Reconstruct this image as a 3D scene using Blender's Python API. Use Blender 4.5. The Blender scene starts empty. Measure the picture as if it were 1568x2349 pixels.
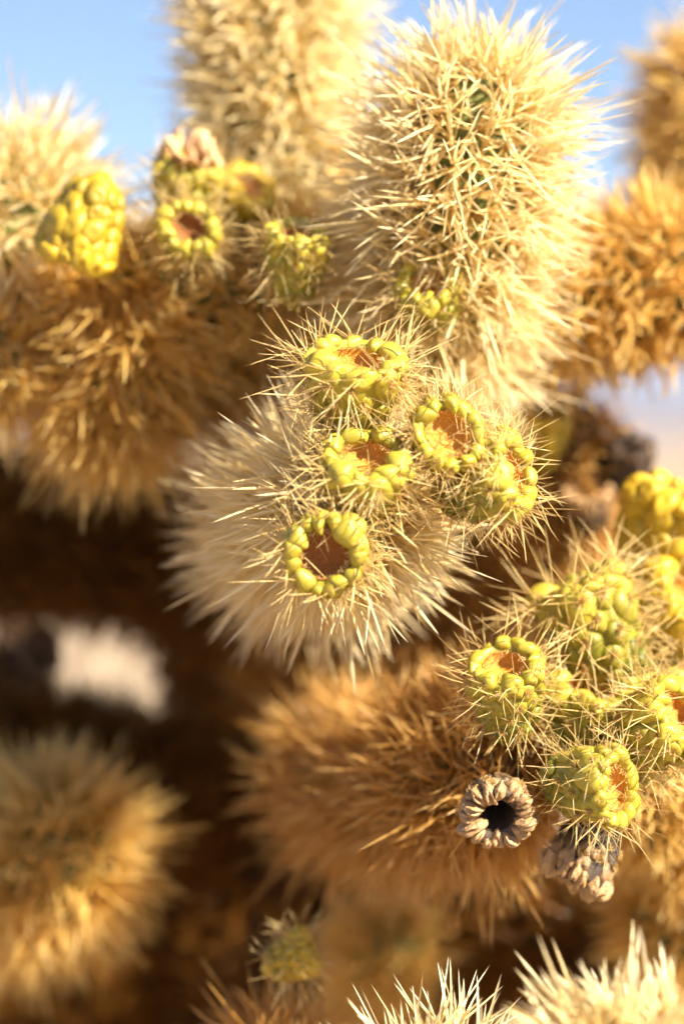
import bpy, math
import numpy as np
from mathutils import Vector, Matrix, Quaternion

scene = bpy.context.scene
COL = scene.collection

# ------------------------------------------------------------------ camera
D = 0.70                                  # focus distance, metres
PITCH = math.radians(1.8)
ZC = 1.0
CAM = np.array([0.0, -D * math.cos(PITCH), ZC + D * math.sin(PITCH)])
FWD = np.array([0.0, math.cos(PITCH), -math.sin(PITCH)])
UPV = np.array([0.0, math.sin(PITCH), math.cos(PITCH)])
RGT = np.array([1.0, 0.0, 0.0])
cd = bpy.data.cameras.new('camera')
cd.sensor_fit = 'VERTICAL'
cd.sensor_height = 36.0
cd.sensor_width = 24.0
cd.lens = 85.0
cd.clip_start = 0.02
cd.clip_end = 20000.0
cd.dof.use_dof = True
cd.dof.focus_distance = D
cd.dof.aperture_fstop = 3.4
cd.dof.aperture_blades = 9
cam = bpy.data.objects.new('camera', cd)
COL.objects.link(cam)
cam.location = CAM
cam.rotation_euler = (math.pi / 2 - PITCH, 0, 0)
scene.camera = cam

# ------------------------------------------------------------------ sky, sun, exposure
SUN = np.array([0.66, -0.48, 0.58])
SUN /= np.linalg.norm(SUN)
world = bpy.data.worlds.new('World')
scene.world = world
world.use_nodes = True
nt = world.node_tree
nt.nodes.clear()
sky = nt.nodes.new('ShaderNodeTexSky')
sky.sky_type = 'NISHITA'
sky.sun_disc = False
sky.sun_elevation = math.asin(SUN[2])
sky.sun_rotation = math.atan2(SUN[0], SUN[1])
sky.altitude = 1200.0
sky.air_density = 0.9
sky.dust_density = 0.5
sky.ozone_density = 3.0
bg = nt.nodes.new('ShaderNodeBackground')
bg.inputs['Strength'].default_value = 0.05
wo = nt.nodes.new('ShaderNodeOutputWorld')
nt.links.new(sky.outputs[0], bg.inputs[0])
nt.links.new(bg.outputs[0], wo.inputs[0])
ld = bpy.data.lights.new('sun', 'SUN')
ld.energy = 5.0
ld.angle = math.radians(0.53)
ld.color = (1.0, 0.86, 0.62)
sun = bpy.data.objects.new('sun', ld)
COL.objects.link(sun)
sun.location = (3, -1, 4)
sun.rotation_euler = Vector(-SUN).to_track_quat('-Z', 'Y').to_euler()
scene.view_settings.view_transform = 'Standard'
scene.view_settings.look = 'None'
scene.view_settings.exposure = 1.80
scene.view_settings.gamma = 1.0
scene.view_settings.use_curve_mapping = False
scene.cycles.max_bounces = 9
scene.cycles.diffuse_bounces = 6
scene.cycles.glossy_bounces = 2
scene.cycles.transmission_bounces = 4
scene.cycles.caustics_reflective = False
scene.cycles.caustics_refractive = False
scene.cycles.sample_clamp_indirect = 6.0
scene.cycles.use_denoising = True
scene.cycles.use_adaptive_sampling = True
scene.cycles.adaptive_threshold = 0.04
scene.cycles.debug_use_spatial_splits = True

# ------------------------------------------------------------------ helpers
K = 36.0 / 85.0 * D / 2349.0              # metres per photograph unit on the focus plane


def P(x, y, d):
    """a point of the place: x, y counted on the photograph (1568 x 2349), d metres behind the focus plane"""
    s = (D + d) / D * K
    return CAM + FWD * (D + d) + RGT * ((x - 784) * s) + UPV * ((1174.5 - y) * s)


def cam_dir(r, u, t):
    v = RGT * r + UPV * u - FWD * t
    return v / np.linalg.norm(v)


def link(name, data, parent=None):
    o = bpy.data.objects.new(name, data)
    COL.objects.link(o)
    if parent is not None:
        o.parent = parent
    return o


def tag(o, label=None, cat=None, group=None, kind=None):
    if label:
        o['label'] = label
    if cat:
        o['category'] = cat
    if group:
        o['group'] = group
    if kind:
        o['kind'] = kind
    return o


def mesh(name, verts, faces, mat=None, attrs=None, smooth=True):
    """verts n x 3, faces an m x k integer array (all the same size)"""
    verts = np.ascontiguousarray(verts, dtype=np.float32)
    faces = np.ascontiguousarray(faces, dtype=np.int32)
    m, k = faces.shape
    me = bpy.data.meshes.new(name)
    me.vertices.add(len(verts))
    me.vertices.foreach_set('co', verts.ravel())
    me.loops.add(m * k)
    me.loops.foreach_set('vertex_index', faces.ravel())
    me.polygons.add(m)
    me.polygons.foreach_set('loop_start', np.arange(0, m * k, k, dtype=np.int32))
    me.polygons.foreach_set('loop_total', np.full(m, k, dtype=np.int32))
    me.polygons.foreach_set('use_smooth', np.full(m, smooth))
    for an, av in (attrs or {}).items():
        a = me.attributes.new(an, 'FLOAT', 'POINT')
        a.data.foreach_set('value', np.ascontiguousarray(av, dtype=np.float32))
    if mat:
        me.materials.append(mat)
    me.update(calc_edges=True)
    return me


def norm(v):
    return v / np.maximum(np.linalg.norm(v, axis=-1, keepdims=True), 1e-12)


def perp(n):
    """a pair of unit vectors across each row of n"""
    ref = np.where(np.abs(n[:, 2:3]) < 0.9, np.array([[0, 0, 1.0]]), np.array([[1.0, 0, 0]]))
    a = norm(np.cross(n, ref))
    return a, np.cross(n, a)


RT = np.array([0.0, 0.5, 0.84])
RF = np.array([0.75, 1.0, 0.62])


def spine_mesh(name, base, dirs, length, rad, rng, mat, bend=0.06, rnd=None):
    """many tapering three-sided spines in one mesh"""
    n = len(base)
    a, b = perp(dirs)
    ph = rng.uniform(0, 2 * np.pi, n)
    side = a * np.cos(ph)[:, None] + b * np.sin(ph)[:, None]
    bv = side * (rng.normal(0, bend, n) * length)[:, None]
    V = np.zeros((n, 10, 3))
    T = np.zeros((n, 10))
    for r in range(3):
        c = base + dirs * (length * RT[r])[:, None] + bv * RT[r] ** 2
        for k in range(3):
            an = ph + k * 2 * np.pi / 3
            V[:, r * 3 + k] = c + (a * np.cos(an)[:, None] + b * np.sin(an)[:, None]) * (rad * RF[r])[:, None]
            T[:, r * 3 + k] = RT[r]
    V[:, 9] = base + dirs * length[:, None] + bv
    T[:, 9] = 1
    f = []
    for r in range(2):
        for k in range(2):
            i, j = r * 3 + k, r * 3 + (k + 1) % 3
            f += [(i, j, j + 3), (i, j + 3, i + 3)]
    for k in range(2):
        f.append((6 + k, 6 + (k + 1) % 3, 9))
    F = (np.array(f)[None] + (np.arange(n) * 10)[:, None, None]).reshape(-1, 3)
    if rnd is None:
        rnd = rng.uniform(0, 1, n)
    return mesh(name, V.reshape(-1, 3), F, mat, {'along': T.ravel(), 'rnd': np.repeat(rnd, 10)})


# ------------------------------------------------------------------ materials
def new_mat(name):
    m = bpy.data.materials.new(name)
    m.use_nodes = True
    m.node_tree.nodes.clear()
    return m, m.node_tree.nodes, m.node_tree.links


def ramp(N, stops):
    r = N.new('ShaderNodeValToRGB')
    e = r.color_ramp.elements
    while len(e) < len(stops):
        e.new(0.5)
    for el, (p, c) in zip(e, stops):
        el.position = p
        el.color = (*c, 1)
    return r


def spine_mat(name, root, mid, tip, alt, trans=0.38, rough=0.3, own=True):
    """straw-like spine: colour runs from root to tip, each spine a little different"""
    m, N, L = new_mat(name)
    al = N.new('ShaderNodeAttribute'); al.attribute_name = 'along'
    rn = N.new('ShaderNodeAttribute'); rn.attribute_name = 'rnd'
    oi = N.new('ShaderNodeObjectInfo')
    ad = N.new('ShaderNodeMath'); ad.operation = 'ADD'
    fr = N.new('ShaderNodeMath'); fr.operation = 'FRACT'
    L.new(rn.outputs['Fac'], ad.inputs[0]); ad.inputs[1].default_value = 0.0
    if own:
        L.new(oi.outputs['Random'], ad.inputs[1])
    L.new(ad.outputs[0], fr.inputs[0])
    cr = ramp(N, [(0.0, root), (0.45, mid), (1.0, tip)])
    L.new(al.outputs['Fac'], cr.inputs[0])
    mr = N.new('ShaderNodeMapRange')
    mr.inputs['To Min'].default_value = 0.0; mr.inputs['To Max'].default_value = 0.65
    pw = N.new('ShaderNodeMath'); pw.operation = 'POWER'; pw.inputs[1].default_value = 1.6
    L.new(fr.outputs[0], pw.inputs[0]); L.new(pw.outputs[0], mr.inputs['Value'])
    mx = N.new('ShaderNodeMix'); mx.data_type = 'RGBA'
    L.new(mr.outputs[0], mx.inputs['Factor']); L.new(cr.outputs[0], mx.inputs['A'])
    mx.inputs['B'].default_value = (*alt, 1)
    pr = N.new('ShaderNodeBsdfPrincipled')
    pr.inputs['Roughness'].default_value = rough
    pr.inputs['Specular IOR Level'].default_value = 0.45
    L.new(mx.outputs['Result'], pr.inputs['Base Color'])
    out = N.new('ShaderNodeOutputMaterial')
    if trans <= 0:
        L.new(pr.outputs[0], out.inputs['Surface'])
        return m
    tr = N.new('ShaderNodeBsdfTranslucent')
    L.new(mx.outputs['Result'], tr.inputs['Color'])
    ms = N.new('ShaderNodeMixShader'); ms.inputs[0].default_value = trans
    L.new(pr.outputs[0], ms.inputs[1]); L.new(tr.outputs[0], ms.inputs[2])
    L.new(ms.outputs[0], out.inputs['Surface'])
    return m


SP = {
    'pale': spine_mat('spine_pale', (.72, .49, .13), (.94, .83, .51), (.96, .91, .74), (.86, .64, .25), trans=.5),
    'gold': spine_mat('spine_gold', (.56, .32, .045), (.86, .62, .20), (.92, .76, .38), (.70, .41, .08), trans=.5),
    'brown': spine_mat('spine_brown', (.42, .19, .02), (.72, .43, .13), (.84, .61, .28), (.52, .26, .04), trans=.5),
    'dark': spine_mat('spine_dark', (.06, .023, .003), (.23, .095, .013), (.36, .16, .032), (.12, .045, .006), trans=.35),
    'fruit': spine_mat('spine_fruit', (.66, .43, .12), (.86, .70, .34), (.86, .68, .36), (.42, .22, .05), trans=.35, rough=.25, own=False),
}


def body_mat(name, low, high, spot, zlo, zhi, rough=0.38, sss=0.12, bump=0.25, scale=260.0, tex='Position'):
    m, N, L = new_mat(name)
    tc = N.new('ShaderNodeNewGeometry')
    at = N.new('ShaderNodeAttribute'); at.attribute_type = 'OBJECT'; at.attribute_name = 'ripe'
    no = N.new('ShaderNodeTexNoise'); no.inputs['Scale'].default_value = scale; no.inputs['Detail'].default_value = 4
    L.new(tc.outputs[tex], no.inputs['Vector'])
    oi = N.new('ShaderNodeObjectInfo')
    ad = N.new('ShaderNodeMath'); ad.operation = 'MULTIPLY_ADD'; ad.inputs[1].default_value = 0.35; 
    L.new(oi.outputs['Random'], ad.inputs[0]); L.new(at.outputs['Fac'], ad.inputs[2])
    a2 = N.new('ShaderNodeMath'); a2.operation = 'MULTIPLY_ADD'; a2.inputs[1].default_value = 0.5
    L.new(no.outputs['Fac'], a2.inputs[0]); L.new(ad.outputs[0], a2.inputs[2])
    mr = N.new('ShaderNodeMapRange'); mr.inputs['From Min'].default_value = zlo; mr.inputs['From Max'].default_value = zhi
    L.new(a2.outputs[0], mr.inputs['Value'])
    cr = ramp(N, [(0.0, low), (1.0, high)])
    L.new(mr.outputs[0], cr.inputs[0])
    n2 = N.new('ShaderNodeTexNoise'); n2.inputs['Scale'].default_value = scale * 2.2; n2.inputs['Detail'].default_value = 6
    L.new(tc.outputs[tex], n2.inputs['Vector'])
    sr = ramp(N, [(0.56, (0, 0, 0)), (0.75, (1, 1, 1))])
    L.new(n2.outputs['Fac'], sr.inputs[0])
    mx = N.new('ShaderNodeMix'); mx.data_type = 'RGBA'
    L.new(sr.outputs[0], mx.inputs['Factor']); L.new(cr.outputs[0], mx.inputs['A']); mx.inputs['B'].default_value = (*spot, 1)
    pr = N.new('ShaderNodeBsdfPrincipled')
    L.new(mx.outputs['Result'], pr.inputs['Base Color'])
    pr.inputs['Roughness'].default_value = rough
    if sss:
        pr.inputs['Subsurface Weight'].default_value = sss
        pr.inputs['Subsurface Radius'].default_value = (1.0, 0.7, 0.15)
        pr.inputs['Subsurface Scale'].default_value = 0.002
    bp = N.new('ShaderNodeBump'); bp.inputs['Strength'].default_value = bump; bp.inputs['Distance'].default_value = 0.0006
    L.new(n2.outputs['Fac'], bp.inputs['Height']); L.new(bp.outputs[0], pr.inputs['Normal'])
    out = N.new('ShaderNodeOutputMaterial'); L.new(pr.outputs[0], out.inputs['Surface'])
    return m


M_FRUIT = body_mat('fruit_skin', (.065, .09, .005), (.40, .335, .035), (.40, .27, .09), 0.1, 1.30, rough=.46, sss=.08)
M_YELLOW = body_mat('fruit_skin_ripe', (.20, .15, .006), (.48, .33, .02), (.42, .26, .06), 0.1, 1.2, rough=.46, sss=.08)
M_DEAD = body_mat('fruit_husk', (.018, .011, .007), (.40, .25, .125), (.03, .016, .008), 0.5, 1.0, rough=.45, sss=0, bump=.9, scale=380)
M_DARKDEAD = body_mat('fruit_husk_dark', (.02, .014, .01), (.09, .06, .045), (.02, .014, .01), 0.3, 1.0, rough=.7, sss=0, bump=.9)
M_CUP = body_mat('fruit_cup', (.40, .155, .013), (.58, .29, .04), (.70, .46, .15), 0.3, 1.0, rough=.8, sss=.15, bump=.8, scale=700)
M_CUPBROWN = body_mat('fruit_cup_brown', (.16, .05, .01), (.30, .11, .025), (.36, .17, .06), 0.2, 0.9, rough=.85, sss=0, bump=.8, scale=700)
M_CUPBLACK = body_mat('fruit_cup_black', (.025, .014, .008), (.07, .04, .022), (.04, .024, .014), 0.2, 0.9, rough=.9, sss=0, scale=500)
M_CORE = {
    'pale': body_mat('stem_skin_green', (.045, .07, .012), (.13, .16, .035), (.20, .16, .05), 0.1, .8, rough=.55, sss=0, scale=200),
    'gold': body_mat('stem_skin_olive', (.06, .065, .012), (.16, .14, .03), (.22, .14, .04), 0.1, .8, rough=.6, sss=0, scale=200),
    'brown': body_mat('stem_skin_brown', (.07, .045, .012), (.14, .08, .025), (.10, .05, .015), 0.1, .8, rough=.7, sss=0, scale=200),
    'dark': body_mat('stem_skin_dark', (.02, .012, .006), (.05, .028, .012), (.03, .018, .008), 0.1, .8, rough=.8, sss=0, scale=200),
}

# ------------------------------------------------------------------ ground and far hills
def ground_mat():
    m, N, L = new_mat('desert_sand')
    tc = N.new('ShaderNodeTexCoord')
    n1 = N.new('ShaderNodeTexNoise'); n1.inputs['Scale'].default_value = 0.7; n1.inputs['Detail'].default_value = 8
    n2 = N.new('ShaderNodeTexNoise'); n2.inputs['Scale'].default_value = 14; n2.inputs['Detail'].default_value = 8
    L.new(tc.outputs['Object'], n1.inputs['Vector']); L.new(tc.outputs['Object'], n2.inputs['Vector'])
    c1 = ramp(N, [(.3, (.24, .175, .117)), (.7, (.34, .26, .185))])
    L.new(n1.outputs['Fac'], c1.inputs[0])
    c2 = ramp(N, [(.35, (.26, .18, .11)), (.6, (.56, .44, .31))])
    L.new(n2.outputs['Fac'], c2.inputs[0])
    mx = N.new('ShaderNodeMix'); mx.data_type = 'RGBA'; mx.inputs['Factor'].default_value = .4
    L.new(c1.outputs[0], mx.inputs['A']); L.new(c2.outputs[0], mx.inputs['B'])
    pr = N.new('ShaderNodeBsdfPrincipled'); pr.inputs['Roughness'].default_value = .95
    L.new(mx.outputs['Result'], pr.inputs['Base Color'])
    bp = N.new('ShaderNodeBump'); bp.inputs['Strength'].default_value = .5; bp.inputs['Distance'].default_value = .03
    L.new(n2.outputs['Fac'], bp.inputs['Height']); L.new(bp.outputs[0], pr.inputs['Normal'])
    out = N.new('ShaderNodeOutputMaterial'); L.new(pr.outputs[0], out.inputs['Surface'])
    return m


def hill_mat():
    m, N, L = new_mat('hill_rock')
    tc = N.new('ShaderNodeTexCoord')
    n1 = N.new('ShaderNodeTexNoise'); n1.inputs['Scale'].default_value = .012; n1.inputs['Detail'].default_value = 8
    L.new(tc.outputs['Object'], n1.inputs['Vector'])
    c1 = ramp(N, [(.3, (.09, .075, .07)), (.7, (.17, .14, .13))])
    L.new(n1.outputs['Fac'], c1.inputs[0])
    pr = N.new('ShaderNodeBsdfPrincipled'); pr.inputs['Roughness'].default_value = .95
    L.new(c1.outputs[0], pr.inputs['Base Color'])
    out = N.new('ShaderNodeOutputMaterial'); L.new(pr.outputs[0], out.inputs['Surface'])
    return m


def build_ground():
    # rings growing outwards so that the near sand has relief and the sheet reaches the horizon
    rad = np.concatenate([np.linspace(0.02, 6, 40), np.geomspace(6.5, 9000, 50)])
    ns = 96
    th = np.arange(ns) * 2 * np.pi / ns
    X = rad[:, None] * np.cos(th); Y = rad[:, None] * np.sin(th)
    amp = np.clip(rad / 60, 0.004, 0.12)[:, None]
    Z = amp * (np.sin(X * 1.3 + 1) * np.cos(Y * 1.7) + .5 * np.sin(X * 3.1 + Y * 2.3))
    Z[rad > 400] = 0
    V = np.stack([X, Y, Z], -1).reshape(-1, 3)
    F = []
    for i in range(len(rad) - 1):
        for j in range(ns):
            a, b = i * ns + j, i * ns + (j + 1) % ns
            F.append((a, b, b + ns, a + ns))
    o = link('ground', mesh('ground', V, np.array(F), ground_mat()))
    tag(o, 'pale tan desert sand stretching behind the cactus', None, None, 'structure')


def build_hills():
    rng = np.random.default_rng(5)
    n, m = 160, 14
    x = np.linspace(-5200, 5200, n)
    ridge = 120 + 0 * x
    for k in range(1, 12):
        ridge += rng.normal(0, 70 / k ** 0.8) * np.sin(x / 5200 * math.pi * k * 1.7 + rng.uniform(0, 6))
    ridge = np.clip(ridge, 115, 205)
    V = []
    for j in range(m):
        t = j / (m - 1)
        prof = math.sin(min(1, t * 1.6) * math.pi / 2) if t < .62 else math.cos((t - .62) / .38 * math.pi / 2)
        w = rng.normal(0, 14, n)
        for i in range(n):
            V.append((x[i] + rng.normal(0, 8), 4200 + t * 1500 + 120 * math.sin(i * .3), -6 + ridge[i] * prof + (w[i] if 0 < j < m - 1 else 0) * prof))
    F = [(j * n + i, j * n + i + 1, (j + 1) * n + i + 1, (j + 1) * n + i) for j in range(m - 1) for i in range(n - 1)]
    o = link('hills', mesh('hills', np.array(V), np.array(F), hill_mat()))
    tag(o, 'hazy lilac hills along the far desert horizon', None, None, 'structure')


def build_haze():
    m, N, L = new_mat('desert_air')
    pv = N.new('ShaderNodeVolumePrincipled')
    pv.inputs['Color'].default_value = (.50, .62, 1.0, 1)
    pv.inputs['Density'].default_value = .00014
    out = N.new('ShaderNodeOutputMaterial')
    L.new(pv.outputs[0], out.inputs['Volume'])
    a, lo, hi = 9500.0, -8.0, 260.0
    V = [(x, y, z) for z in (lo, hi) for x, y in ((-a, -a), (a, -a), (a, a), (-a, a))]
    F = [(3, 2, 1, 0), (4, 5, 6, 7), (0, 1, 5, 4), (1, 2, 6, 5), (2, 3, 7, 6), (3, 0, 4, 7)]
    o = link('haze', mesh('haze', np.array(V), np.array(F), m, smooth=False))
    tag(o, 'thin bluish desert air over the far hills', None, None, 'stuff')


build_ground()
build_hills()
build_haze()

# ------------------------------------------------------------------ stems
UNIT_SPINES = {}


def unit_spines(mat_key):
    """a few spines of length 1, shared by all single spine parts"""
    if mat_key not in UNIT_SPINES:
        rng = np.random.default_rng(77)
        UNIT_SPINES[mat_key] = [
            spine_mesh('spine', np.zeros((1, 3)), np.array([[0, 0, 1.0]]), np.ones(1), np.array([1 / 62.0]), rng, SP[mat_key], bend=.07, rnd=np.zeros(1))
            for _ in range(5)]
    return UNIT_SPINES[mat_key]


def smooth_path(pts, n=40):
    pts = np.asarray(pts, float)
    if len(pts) == 2:
        pts = np.array([pts[0], (pts[0] + pts[1]) / 2, pts[1]])
    e = np.vstack([2 * pts[0] - pts[1], pts, 2 * pts[-1] - pts[-2]])
    out = []
    for i in range(len(pts) - 1):
        p0, p1, p2, p3 = e[i:i + 4]
        for t in np.linspace(0, 1, n, endpoint=False):
            out.append(.5 * ((2 * p1) + (-p0 + p2) * t + (2 * p0 - 5 * p1 + 4 * p2 - p3) * t * t + (-p0 + 3 * p1 - 3 * p2 + p3) * t ** 3))
    out.append(pts[-1])
    return np.array(out)


class Path:
    def __init__(self, pts, R):
        self.R = R
        p = smooth_path(pts)
        s = np.concatenate([[0], np.cumsum(np.linalg.norm(np.diff(p, axis=0), axis=1))])
        self.L = s[-1]
        t = norm(np.gradient(p, axis=0))
        a = np.zeros_like(p)
        ref = np.array([0, 0, 1.0]) if abs(t[0][2]) < .9 else np.array([1.0, 0, 0])
        a[0] = norm(np.cross(t[0], ref)[None])[0]
        for i in range(1, len(p)):
            v = a[i - 1] - t[i] * np.dot(a[i - 1], t[i])
            a[i] = v / np.linalg.norm(v)
        self.p, self.s, self.t, self.a = p, s, t, a

    def at(self, s):
        I = lambda arr: np.stack([np.interp(s, self.s, arr[:, k]) for k in range(3)], -1)
        t = norm(I(self.t)); a = I(self.a)
        a = norm(a - t * np.sum(a * t, -1, keepdims=True))
        return I(self.p), t, a, np.cross(t, a)

    def radius(self, s):
        q = np.clip((s - (self.L - self.R * 1.25)) / (self.R * 1.25), 0, 1)
        return self.R * np.sqrt(np.maximum(1 - q ** 2, 1e-4)), q

    def surf(self, s, phi):
        p, t, a, b = self.at(s)
        r, q = self.radius(s)
        rad = a * np.cos(phi)[:, None] + b * np.sin(phi)[:, None]
        nrm = norm(rad * np.sqrt(1 - q ** 2)[:, None] + t * q[:, None])
        return p + rad * r[:, None], nrm


STEMS = []


def stem(label, pts, R, spine, mat, seed, gap=.0068, per=12, rad=.00050, spread=68, single=0, group=None, world_pts=None, cat='cactus stem', droop=0.0):
    rng = np.random.default_rng(seed)
    wp = world_pts if world_pts is not None else [P(*q) for q in pts]
    path = Path(wp, R)
    root = link('cactus_joint', None)
    root.empty_display_size = .01
    org = path.p[0]
    root.location = org
    tag(root, label, cat, group or 'spiny stems of the cactus')
    # areoles, evenly over the surface
    ss = np.linspace(0, path.L * .9995, 600)
    w = path.radius(ss)[0] + .30 * R
    cum = np.concatenate([[0], np.cumsum((w[1:] + w[:-1]) / 2 * np.diff(ss))])
    na = int(2 * np.pi * cum[-1] / gap ** 2)
    sa = np.interp((np.arange(na) + .5) / na * cum[-1], cum, ss)
    ph = np.arange(na) * 2.399963 + rng.normal(0, .05, na)
    ap, an = path.surf(sa, ph)
    # core with a tubercle under every areole
    ns, nr = 44, max(24, int(path.L / .0022))
    gs = np.concatenate([np.linspace(0, path.L - R * 1.25, nr, endpoint=False), path.L - R * 1.25 + R * 1.25 * np.sin(np.linspace(0, np.pi / 2, 14))])
    gp = np.arange(ns) * 2 * np.pi / ns
    S, G = np.meshgrid(gs, gp, indexing='ij')
    V, Nn = path.surf(S.ravel(), G.ravel())
    bump = np.zeros(len(V))
    for c0 in range(0, len(V), 2000):
        d2 = ((V[c0:c0 + 2000, None] - ap[None]) ** 2).sum(-1).min(1)
        bump[c0:c0 + 2000] = np.exp(-d2 / (gap * .38) ** 2)
    V = V - Nn * (R * .14) + Nn * (bump * gap * .5)[:, None]
    n_r = len(gs)
    i, j = np.meshgrid(np.arange(n_r - 1), np.arange(ns), indexing='ij')
    F = np.stack([i * ns + j, i * ns + (j + 1) % ns, (i + 1) * ns + (j + 1) % ns, (i + 1) * ns + j], -1).reshape(-1, 4)
    core = link('core', mesh('core', V - org, F, M_CORE[mat]), root)
    core['ripe'] = .3
    # spines
    n = na * per
    base = np.repeat(ap + an * gap * .15, per, 0)
    nn = np.repeat(an, per, 0)
    th = np.radians(spread) * np.sqrt(rng.uniform(0, 1, n))
    az = rng.uniform(0, 2 * np.pi, n)
    a, b = perp(nn)
    nn = norm(nn + np.repeat(rng.normal(0, .16, (na, 3)), per, 0))
    a, b = perp(nn)
    u = nn * np.cos(th)[:, None] + (a * np.cos(az)[:, None] + b * np.sin(az)[:, None]) * np.sin(th)[:, None]
    if droop:
        u = norm(u + np.array([0, 0, -droop]))
    ln = np.repeat(rng.uniform(.78, 1.14, na), per) * spine * (1.06 - .42 * th / np.radians(spread)) * rng.uniform(.50, 1.14, n)
    rr = rad * rng.uniform(.7, 1.25, n)
    tint = .6 * np.repeat(rng.uniform(0, 1, na), per) + .4 * rng.uniform(0, 1, n)
    base = base - org
    pick = np.zeros(n, bool)
    if single:
        tocam = norm((CAM - (base + org)))
        mid = base + org + u * ln[:, None] * .5
        v = mid - CAM
        dep = v @ FWD
        sx = 784 + (v @ RGT) / dep * D / K
        sy = 1174.5 - (v @ UPV) / dep * D / K
        side = np.linalg.norm(np.cross(u, tocam), axis=1)
        score = (nn * tocam).sum(1) * .6 + side * .9 + ln / spine * .5
        score[(sx < 0) | (sx > 1568) | (sy < 0) | (sy > 2349)] = -9
        idx = np.argsort(-score)[:int(single * 2.2)]
        idx = idx[score[idx] > -5]
        idx = rng.permutation(idx)[:single]
        pick[idx] = True
        us = unit_spines(mat)
        for q in idx:
            o = link('spine', us[rng.integers(0, 5)], root)
            o.location = base[q]
            o.rotation_mode = 'QUATERNION'
            o.rotation_quaternion = Vector(u[q]).to_track_quat('Z', 'Y')
            k = rr[q] * 62.0
            o.scale = (k, k, ln[q])
    rest = link('spines', spine_mesh('spines', base[~pick], u[~pick], ln[~pick], rr[~pick], rng, SP[mat], rnd=tint[~pick]), root)
    tag(rest, kind='stuff')
    STEMS.append(root)
    return root


stem('pale straw coloured spiny stem end pointing at the viewer, carrying five open fruits',
     [(670, 1225, .12), (745, 1190, .060), (828, 1162, .006)], .0160, .0345, 'pale', 1, gap=.0078, per=18, rad=.00050, spread=68, single=300)
stem('upright cream spined stem standing tall above the open fruits, sunlit on one flank',
     [(970, 830, .10), (1015, 650, .065), (1065, 400, .05), (1105, 150, .05)], .0175, .0335, 'pale', 2, gap=.0078, per=20, rad=.00046, single=300)
stem('thick blurred golden stem rising out of the top edge beside the blue gap',
     [(650, 620, .14), (630, 300, .13), (615, -200, .12)], .0185, .0280, 'pale', 3)
stem('blurred pale spiny stem at the upper left edge under the blue sky',
     [(130, 800, .14), (60, 560, .11), (-10, 350, .10)], .0200, .0310, 'pale', 4)
stem('blurred horizontal limb bearing the row of yellow fruits across the upper left',
     [(-200, 640, .14), (150, 680, .11), (420, 670, .10), (700, 640, .10), (960, 720, .10)], .0145, .0215, 'gold', 5)
stem('shaggy drooping golden brown stem end hanging below the bright yellow ribbed fruit',
     [(330, 620, .10), (275, 830, .11), (245, 1010, .13)], .0190, .0310, 'gold', 6, per=15, droop=.25)
stem('blurred brown gold stem end at the left edge under the pale upper stem',
     [(-140, 700, .13), (-20, 780, .11), (50, 860, .095)], .0165, .0270, 'gold', 32, per=14, droop=.15)
stem('short sunlit golden stem between the drooping shaggy stem and the central cluster',
     [(640, 720, .16), (540, 800, .13), (470, 890, .115)], .0145, .0240, 'gold', 33)
stem('blurred olive gold limb reaching out to the right edge above the lilac haze',
     [(1080, 740, .12), (1300, 690, .11), (1700, 600, .10)], .0175, .0255, 'gold', 7)
stem('blurred brown gold stem along the right edge at the top corner',
     [(1650, 640, .18), (1645, 330, .17), (1650, 90, .16)], .0175, .0270, 'gold', 8)
stem('large shaded brown shaggy stem end below the two grey dried fruits',
     [(780, 1800, .15), (960, 1800, .10), (1175, 1785, .045)], .0185, .0310, 'brown', 9, per=14, rad=.00040, spread=76, single=300, droop=-.02)
stem('sunlit golden blurred stem end glowing in the dark lower left',
     [(-120, 2040, .24), (40, 2000, .18), (180, 1940, .13)], .0220, .0320, 'gold', 10)
stem('rusty brown thin spined stem at the bottom edge under the small grey yellow fruit',
     [(640, 2700, .08), (645, 2500, .07), (655, 2370, .065)], .0140, .0270, 'brown', 11, rad=.00034, single=150)
stem('bright white spined stem tip rising from the bottom edge, near middle',
     [(1010, 2950, -.005), (1000, 2700, -.01), (1000, 2400, -.012)], .0170, .0280, 'pale', 12, rad=.0004, single=150)
stem('very close white stem tip with thick spines in the bottom right corner',
     [(1500, 2950, -.06), (1470, 2700, -.055), (1435, 2370, -.058)], .0170, .0330, 'pale', 13, rad=.00075, single=150)
stem('small far golden stem tip glowing below the shaggy brown stem',
     [(840, 2400, .26), (875, 2240, .22), (890, 2130, .195)], .0135, .0220, 'gold', 14)
stem('blurred olive tan stem at the lower right edge behind the dried fruits',
     [(1750, 2330, .18), (1600, 2160, .15), (1500, 2060, .13)], .0160, .0230, 'gold', 15)
stem('thin blurred tan stem beside the orange fruit and the lilac gap',
     [(1260, 1350, .18), (1310, 1130, .15), (1300, 930, .14)], .0115, .0165, 'brown', 16)
stem('spiny stem at the right edge below the large yellow fruits',
     [(1850, 1330, .10), (1680, 1420, .09), (1560, 1430, .085)], .0140, .0200, 'gold', 23)
stem('short golden stem hidden among the crowded yellow fruits on the right',
     [(1650, 2000, .12), (1500, 1780, .08), (1440, 1700, .06)], .0150, .0180, 'gold', 24)
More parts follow.
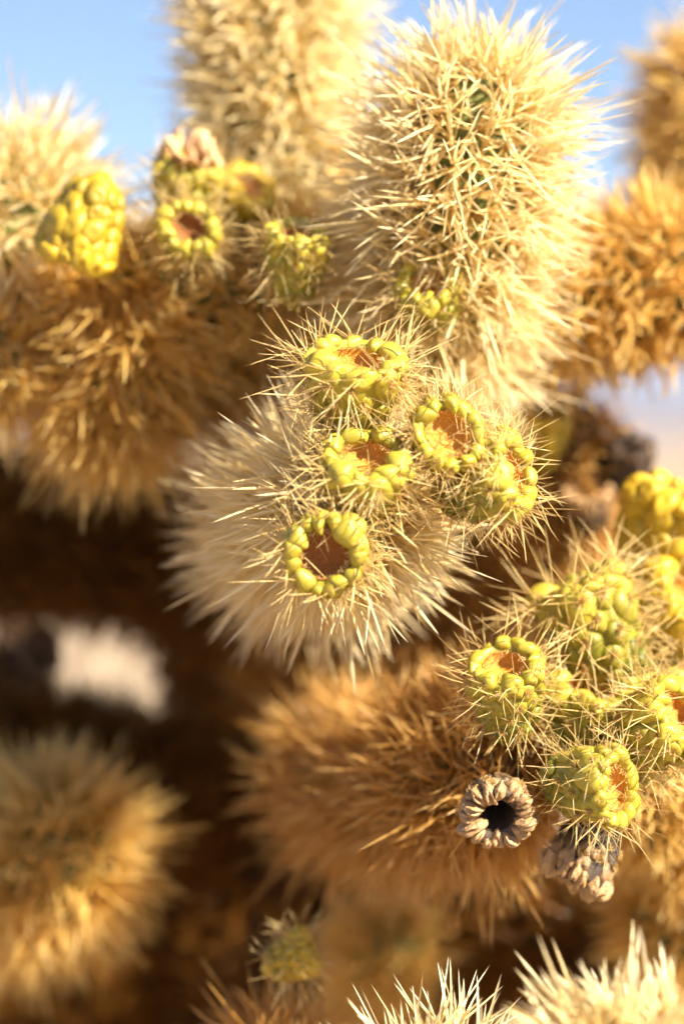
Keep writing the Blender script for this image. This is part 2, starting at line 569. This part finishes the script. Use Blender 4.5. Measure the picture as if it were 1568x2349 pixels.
# the older wood behind
tb = P(620, 2000, .30)
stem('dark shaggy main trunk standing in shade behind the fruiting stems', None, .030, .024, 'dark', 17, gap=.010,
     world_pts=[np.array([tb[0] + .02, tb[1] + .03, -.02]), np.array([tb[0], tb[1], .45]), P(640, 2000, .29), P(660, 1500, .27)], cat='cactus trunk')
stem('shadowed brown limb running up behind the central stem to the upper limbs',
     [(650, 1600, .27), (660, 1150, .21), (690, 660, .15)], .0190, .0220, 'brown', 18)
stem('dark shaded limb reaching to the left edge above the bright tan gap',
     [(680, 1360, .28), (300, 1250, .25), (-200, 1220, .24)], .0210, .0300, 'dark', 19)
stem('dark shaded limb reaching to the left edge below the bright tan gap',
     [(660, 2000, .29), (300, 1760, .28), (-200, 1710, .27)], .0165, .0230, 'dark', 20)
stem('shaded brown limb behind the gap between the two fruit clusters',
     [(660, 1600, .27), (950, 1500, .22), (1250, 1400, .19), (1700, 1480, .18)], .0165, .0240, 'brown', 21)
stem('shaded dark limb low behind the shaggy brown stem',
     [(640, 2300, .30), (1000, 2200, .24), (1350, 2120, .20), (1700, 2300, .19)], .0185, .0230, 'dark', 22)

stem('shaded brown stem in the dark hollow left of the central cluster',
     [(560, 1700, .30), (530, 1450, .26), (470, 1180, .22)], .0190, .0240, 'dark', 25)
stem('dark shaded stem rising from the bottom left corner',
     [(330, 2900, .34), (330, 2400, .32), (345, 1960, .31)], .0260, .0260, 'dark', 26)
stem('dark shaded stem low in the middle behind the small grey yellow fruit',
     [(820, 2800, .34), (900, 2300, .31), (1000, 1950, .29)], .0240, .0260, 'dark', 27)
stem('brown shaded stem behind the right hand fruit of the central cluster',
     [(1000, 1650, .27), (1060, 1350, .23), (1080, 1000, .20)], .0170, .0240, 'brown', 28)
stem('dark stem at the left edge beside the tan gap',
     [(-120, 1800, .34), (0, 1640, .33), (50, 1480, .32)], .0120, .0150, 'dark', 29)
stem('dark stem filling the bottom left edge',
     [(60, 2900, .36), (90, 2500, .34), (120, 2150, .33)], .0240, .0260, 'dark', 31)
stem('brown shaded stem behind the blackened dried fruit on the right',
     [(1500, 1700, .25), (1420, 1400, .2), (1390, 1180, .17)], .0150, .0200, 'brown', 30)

# ------------------------------------------------------------------ fruits
def tubercle_mesh(seed, mat, kind):
    """one swollen knob, unit size: x across, y towards the rim, z outwards"""
    rng = np.random.default_rng(seed)
    nu, nv = 18, 12
    V = []
    for i in range(nv + 1):
        la = math.pi * i / nv
        for j in range(nu):
            lo = 2 * math.pi * j / nu
            V.append((math.sin(la) * math.cos(lo), math.cos(la), math.sin(la) * math.sin(lo)))
    V = np.array(V)
    w = np.ones(len(V))
    for _ in range(5):
        k = rng.normal(0, 1.7, 3)
        w += .05 * np.sin(V @ k + rng.uniform(0, 6))
    if kind == 'husk':
        for _ in range(9):
            k = rng.normal(0, 4.5, 3)
            w += .05 * np.sin(V @ k + rng.uniform(0, 6))
    ar = np.array([0.0, -.30 if kind == 'rim' else .42, .9]); ar /= np.linalg.norm(ar)
    dl = (V - ar) ** 2
    dent = np.exp(-dl.sum(1) / .10) if kind != 'husk' else np.exp(-(dl[:, 0] / .035 + (dl[:, 1] + dl[:, 2]) / .40))
    w -= {'side': .42, 'rim': .62, 'husk': .75}[kind] * dent
    V = V * w[:, None]
    if kind == 'rim':
        # two lobes folded round the areole, bent over the rim
        V[:, 0] *= 1.0 + .24 * np.cos(V[:, 1] * 3.4 + rng.uniform(-.8, .8))
        V[:, 2] += .12 * np.cos(V[:, 1] * 2.2)
        V[:, 0] += rng.normal(0, .16) * V[:, 1] + rng.normal(0, .18) * V[:, 1] ** 2
    else:
        V[:, 0] *= 1.0 + .30 * V[:, 1]           # broad at the top, tail below
        V[:, 2] *= 1.0 + .25 * V[:, 1]
    F = []
    for i in range(nv):
        for j in range(nu):
            F.append((i * nu + j, i * nu + (j + 1) % nu, (i + 1) * nu + (j + 1) % nu, (i + 1) * nu + j))
    return mesh('tubercle', V, np.array(F)[:, ::-1], mat)


TUB = {}


def tubs(mat, kind):
    k = (mat.name, kind)
    if k not in TUB:
        TUB[k] = [tubercle_mesh(40 + i, mat, kind) for i in range(6)]
    return TUB[k]


CLU = {}


def clusters(kind):
    """spine clusters of one areole: a fuzzy tuft and thin long spines, fruit radius = 1"""
    if kind not in CLU:
        out = []
        for v in range(8):
            rng = np.random.default_rng(900 + v)
            nf, ns = 34, {'full': 7, 'few': 4, 'tuft': 0}[kind]
            n = nf + ns
            th = np.concatenate([np.radians(70) * np.sqrt(rng.uniform(0, 1, nf)), np.radians(66) * np.sqrt(rng.uniform(.02, 1, ns))])
            az = rng.uniform(0, 2 * np.pi, n)
            u = np.stack([np.sin(th) * np.cos(az), np.sin(th) * np.sin(az), np.cos(th)], -1)
            ln = np.concatenate([rng.uniform(.08, .20, nf), rng.uniform(.45, 1.6, ns)])
            rr = np.concatenate([np.full(nf, .010), rng.uniform(.009, .015, ns)])
            base = np.zeros((n, 3)); base[:, :2] = rng.normal(0, .03, (n, 2))
            out.append(spine_mesh('spine_cluster', base, u, ln, rr, rng, SP['fruit'], bend=.09, rnd=np.concatenate([rng.uniform(.6, 1, nf), rng.uniform(0, .55, ns)])))
        CLU[kind] = out
    return CLU[kind]


def lathe(name, prof, mat, ns=40, wob=0.0, seed=0):
    rng = np.random.default_rng(seed)
    th = np.arange(ns) * 2 * np.pi / ns
    wv = 1 + wob * (np.sin(th * 3 + rng.uniform(0, 6)) + .6 * np.sin(th * 5 + rng.uniform(0, 6)))
    V = [(r * w * math.cos(t), r * w * math.sin(t), z) for r, z in prof for t, w in zip(th, wv)]
    n = len(prof)
    F = [(i * ns + j, i * ns + (j + 1) % ns, (i + 1) * ns + (j + 1) % ns, (i + 1) * ns + j) for i in range(n - 1) for j in range(ns)]
    return mesh(name, np.array(V), np.array(F), mat)


def fruit(label, x, y, d, axis, R, H, style, seed, spines='full', rows=5, cup=None, group='fruits of the cactus', wide=.62, petals=False):
    """x, y, d: the middle of the rim; axis: right, up, towards the viewer; R in photograph units on its own plane; H = length / R"""
    rng = np.random.default_rng(seed)
    R = R * K * (D + d) / D
    ax = cam_dir(*axis)
    top = P(x, y, d)
    H = H * R
    root = link('cactus_fruit', None)
    root.empty_display_size = .005
    root.location = top - ax * H
    root.rotation_mode = 'QUATERNION'
    root.rotation_quaternion = Vector(ax).to_track_quat('Z', 'Y') @ Quaternion((0, 0, 1), rng.uniform(0, 6))
    root.scale = (rng.uniform(.90, 1.10), rng.uniform(.90, 1.10), 1)
    tag(root, label, 'dried fruit' if style in ('dead', 'darkdead') else 'fruit', group)
    
    skin = {'green': M_FRUIT, 'ripe': M_YELLOW, 'dead': M_DEAD, 'darkdead': M_DARKDEAD}[style]
    dead = style in ('dead', 'darkdead')
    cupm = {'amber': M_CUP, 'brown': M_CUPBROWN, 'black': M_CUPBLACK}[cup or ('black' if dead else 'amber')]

    def rad(u):
        return R * (.42 + .50 * math.sin(min(1.0, u * 1.05) ** .8 * math.pi / 2))
    us = np.linspace(0, 1, 16)
    prof = [(.12 * R, -.25 * R)] + [(rad(u) * 1.0, u * H) for u in us] + [(.91 * R, H + .07 * R), (.84 * R, H + .12 * R), (.75 * R, H + .11 * R), (wide * R + .05 * R, H + .03 * R), (wide * R + .01 * R, H - .04 * R)]
    b = link('body', lathe('body', prof, M_DARKDEAD if dead else skin, wob=.035, seed=seed), root)  # dried fruits: dark body colour stands for shade between the knobs
    ripe = rng.uniform(-.16, .14)
    b['ripe'] = .42 + ripe
    dp = 1.5 * R if dead else .42 * R
    cp = []
    for t in np.linspace(0, 1, 9):
        if dead:
            cp.append((wide * R * (1 - .35 * t) if t < 1 else .01 * R, H - t * dp))
        else:
            cp.append((wide * R * max(.01, math.cos(t * math.pi / 2)), H - .02 * R - dp * math.sin(t * math.pi / 2)))
    c = link('cup', lathe('cup', cp, cupm, wob=.04, seed=seed), root)
    c['ripe'] = .3
    n_rim = 15 if dead else int(rng.integers(12, 15))
    kinds = 'husk' if dead else 'side'
    sc = .92 if dead else 1.0
    for row in range(rows):
        n = n_rim if row == 0 else (10 if row < 3 else 9)
        u = 1.0 if row == 0 else 1.05 - row * .96 / (rows - .6)
        for q in range(n):
            t = (q + (.5 * (row % 2) if style != 'ripe' else .12 * row) + rng.uniform(-.24, .24)) / n * 2 * math.pi
            out = Vector((math.cos(t), math.sin(t), 0))
            if row == 0:
                nz = (out * .62 + Vector((0, 0, .78))).normalized()
                pos = out * (R * rng.uniform(.78, .90)) + Vector((0, 0, H + R * rng.uniform(-.07, .07)))
                size = Vector((.17 if dead else .225 * rng.uniform(.75, 1.35), .31 * rng.uniform(.7, 1.35), .36 if dead else .24)) * R * rng.uniform(.82, 1.15)
                var = tubs(skin, 'husk' if dead else 'rim')[rng.integers(0, 6)]
            else:
                sl = (rad(min(1, u + .05)) - rad(u - .05)) / (.1 * H)
                nz = (out + Vector((0, 0, -sl))).normalized()
                pos = out * (rad(min(u, 1)) * .95) + Vector((0, 0, u * H))
                size = Vector((.29, .40, .25)) * R * rng.uniform(.85, 1.12) * (1.08 if style == 'ripe' else 1) * (1 - .06 * row)
                var = tubs(skin, kinds)[rng.integers(0, 6)]
            up = Vector((0, 0, 1)) if row else -out
            yv = (up - nz * up.dot(nz)).normalized()
            xv = yv.cross(nz)
            size = size * rng.uniform(.84, 1.16) * sc
            rot = Matrix((xv, yv, nz)).transposed().to_quaternion() @ Quaternion((0, 0, 1), rng.normal(0, .45 if row == 0 and not dead else .25))
            o = link('tubercle', var, root)
            o.location = pos
            o.rotation_mode = 'QUATERNION'
            o.rotation_quaternion = rot
            o.scale = size
            o['ripe'] = float(.85 * u ** 1.3 - .05 + ripe)
            if spines != 'none':
                kind = spines if not dead else 'tuft'
                if dead and rng.uniform() < .6:
                    continue
                s = link('spine_cluster', clusters(kind)[rng.integers(0, 8)], o)
                tag(s, kind='stuff')
                # seated in the dent, undoing the knob's stretch; leaning outwards from the fruit
                loc = Vector((0, -.18, .42)) if row == 0 else Vector((0, .36, .62))
                lean = Vector((rng.normal(0, .12), rng.uniform(-.45, -.05) if row == 0 else rng.uniform(-.2, .35), 1)).normalized()
                qz = lean.to_track_quat('Z', 'Y') @ Quaternion((0, 0, 1), rng.uniform(0, 6.28))
                inv = Matrix.Diagonal((1 / size.x, 1 / size.y, 1 / size.z)).to_4x4()
                s.matrix_local = Matrix.Translation(loc) @ inv @ qz.to_matrix().to_4x4() @ Matrix.Scale(R * rng.uniform(.85, 1.15), 4)
    if not dead:
        # fine bristles standing along the cup's edge and crossing it
        n = 150
        t = rng.uniform(0, 2 * np.pi, n)
        bs = np.stack([np.cos(t) * wide * R, np.sin(t) * wide * R, np.full(n, H)], -1)
        u = norm(np.stack([-np.cos(t) + rng.normal(0, .6, n), -np.sin(t) + rng.normal(0, .6, n), rng.uniform(-.1, 1.2, n)], -1))
        ln = R * np.where(rng.uniform(0, 1, n) < .96, rng.uniform(.10, .24, n), rng.uniform(.5, 1.0, n))
        h = link('bristles', spine_mesh('bristles', bs, u, ln, np.full(n, .010 * R), rng, SP['fruit']), root)
        tag(h, kind='stuff')
    if petals:
        for q in range(11):
            t = q / 11 * 2 * math.pi + rng.normal(0, .15)
            ln, wd = R * rng.uniform(.7, 1.15), R * rng.uniform(.22, .34)
            V, F = [], []
            for i in range(7):
                f = i / 6
                w = wd * math.sin(math.pi * (.12 + .8 * f))
                rr = R * (.55 + .30 * f) + R * .25 * math.sin(f * 3 + q)
                for j in range(5):
                    g = (j - 2) / 2
                    o2 = Vector((math.cos(t), math.sin(t), 0)) * (rr + .12 * R * g * g + rng.normal(0, .02 * R)) + Vector((-math.sin(t), math.cos(t), 0)) * (w * g)
                    V.append((o2.x, o2.y, H + ln * f * .8 + rng.normal(0, .02 * R)))
            for i in range(6):
                for j in range(4):
                    F.append((i * 5 + j, i * 5 + j + 1, i * 5 + j + 6, i * 5 + j + 5))
            V = np.array(V)
            me = mesh('dried_petal', V, np.array(F), M_PETAL)
            o = link('dried_petal', me, root)
            sm = o.modifiers.new('thickness', 'SOLIDIFY'); sm.thickness = .0004
            o['ripe'] = .5
    return root


M_PETAL = body_mat('dried_petal_skin', (.42, .20, .06), (.70, .48, .28), (.30, .12, .03), .3, 1.1, rough=.7, sss=0, scale=300)

# the five open fruits of the central stem
fruit('topmost of the five sharp fruits, its open amber cup tilted to the sky', 815, 828, -.004, (.06, .80, .55), 103, 1.75, 'green', 1)
fruit('sharp open fruit in the middle of the cluster with a wide scalloped amber cup', 838, 1052, -.012, (.03, .68, .72), 96, 1.7, 'green', 2, wide=.66)
fruit('sharp fruit facing the viewer with a round bright orange cup', 1030, 995, -.012, (.10, .22, .95), 84, 2.0, 'green', 3, wide=.66)
fruit('sharp fruit at the side of the cluster, its small cup turned aside', 1172, 1085, -.004, (.82, .22, .45), 92, 2.0, 'green', 4)
fruit('lowest of the five sharp fruits with its cup shade painted dark brown', 746, 1272, -.016, (-.12, -.10, .97), 92, 1.8, 'green', 5, wide=.64, cup='brown')  # shade inside the cup is put into its brown colour
# the lower right group
fruit('green fruit with amber cup standing above the dark hollow dried fruit', 1158, 1528, .008, (-.10, .74, .62), 86, 2.6, 'green', 6, rows=6, spines='few')
fruit('yellow fruit between the two sharp lower cups, slightly blurred', 1362, 1580, .030, (.12, .86, .30), 100, 1.7, 'green', 7, spines='few')
fruit('green fruit lying sideways with its orange cup opening to the right edge', 1412, 1808, .000, (.74, -.04, .62), 84, 2.3, 'green', 8, spines='few')
fruit('hollow grey brown dried fruit with a round black hole', 1138, 1872, .004, (-.04, -.36, .92), 80, 1.5, 'dead', 9, wide=.50, rows=4)
fruit('pale weathered dried fruit with a crumbling side beside the hollow one', 1318, 2010, .026, (-.40, -.86, .22), 84, 1.8, 'dead', 10, wide=.42, rows=5)
fruit('long yellow spiny fruit leaning left, blurred above the lower cluster', 1320, 1350, .040, (-.42, .88, .05), 112, 2.3, 'green', 11, spines='full', rows=6)
fruit('large blurred yellow fruit with a dark red cup at the right edge', 1545, 1140, .065, (.25, .92, .25), 104, 2.3, 'ripe', 12, spines='none', cup='brown', wide=.5)
fruit('blurred yellow fruit at the right edge just under the large one', 1575, 1370, .055, (.60, .55, .45), 100, 1.8, 'ripe', 13, spines='few')
fruit('yellow spiny fruit crowding the right edge above the sideways fruit', 1560, 1640, .012, (.62, .48, .50), 100, 1.9, 'green', 14, spines='few')
fruit('blurred yellow fruit low behind the middle fruit, towards the right edge', 1490, 1540, .050, (.35, .75, .35), 92, 2.0, 'green', 26, spines='few', cup='brown')
fruit('yellow green fruit wedged above the sideways fruit and left of the crowding one', 1475, 1700, .034, (.45, .65, .50), 80, 1.9, 'green', 27, spines='few')
fruit('small far orange yellow fruit peeping out beside the central cluster', 1245, 955, .120, (.05, .80, .35), 64, 2.0, 'ripe', 15, spines='none', rows=5)
fruit('far blackened dried fruit below the lilac gap', 1445, 1030, .130, (.10, .75, .45), 58, 1.9, 'darkdead', 16, rows=4)
fruit('far brown dried fruit next to the thin tan stem', 1345, 1130, .130, (-.10, .70, .50), 56, 1.9, 'dead', 17, rows=4)
# the upper left row
fruit('bright yellow ribbed fruit without spines at the upper left', 172, 590, .058, (-.32, -.93, -.05), 92, 2.0, 'ripe', 18, spines='none')
fruit('blurred open fruit with knobbly yellow rim facing the viewer in the upper row', 432, 522, .055, (.06, .25, .95), 68, 2.2, 'green', 19, spines='few', cup='brown')
fruit('blurred fruit topped by a withered brown flower in the upper row', 432, 385, .078, (.10, .86, .40), 82, 1.8, 'green', 20, spines='few', petals=True, cup='brown')
fruit('blurred yellow rimmed fruit with brown cup against the golden stem', 572, 428, .088, (.45, .50, .65), 66, 2.2, 'ripe', 21, spines='none', cup='brown')
fruit('olive green knobbly fruit low between the upper row and the cream stem', 682, 538, .045, (.06, .82, .42), 78, 2.1, 'green', 22, spines='few', cup='brown')
fruit('yellow fruit at the foot of the cream upright stem', 985, 650, .034, (-.05, .66, .70), 80, 1.7, 'green', 23, spines='few')
# stray ones low down
fruit('small shrunken grey yellow fruit near the bottom edge', 705, 2180, .055, (.80, .40, .10), 54, 1.9, 'ripe', 24, rows=4, spines='few', cup='brown')
fruit('round dark fruit silhouetted against the tan gap at the left', 95, 1510, .240, (.10, -.60, .60), 50, 1.9, 'darkdead', 25, rows=4)
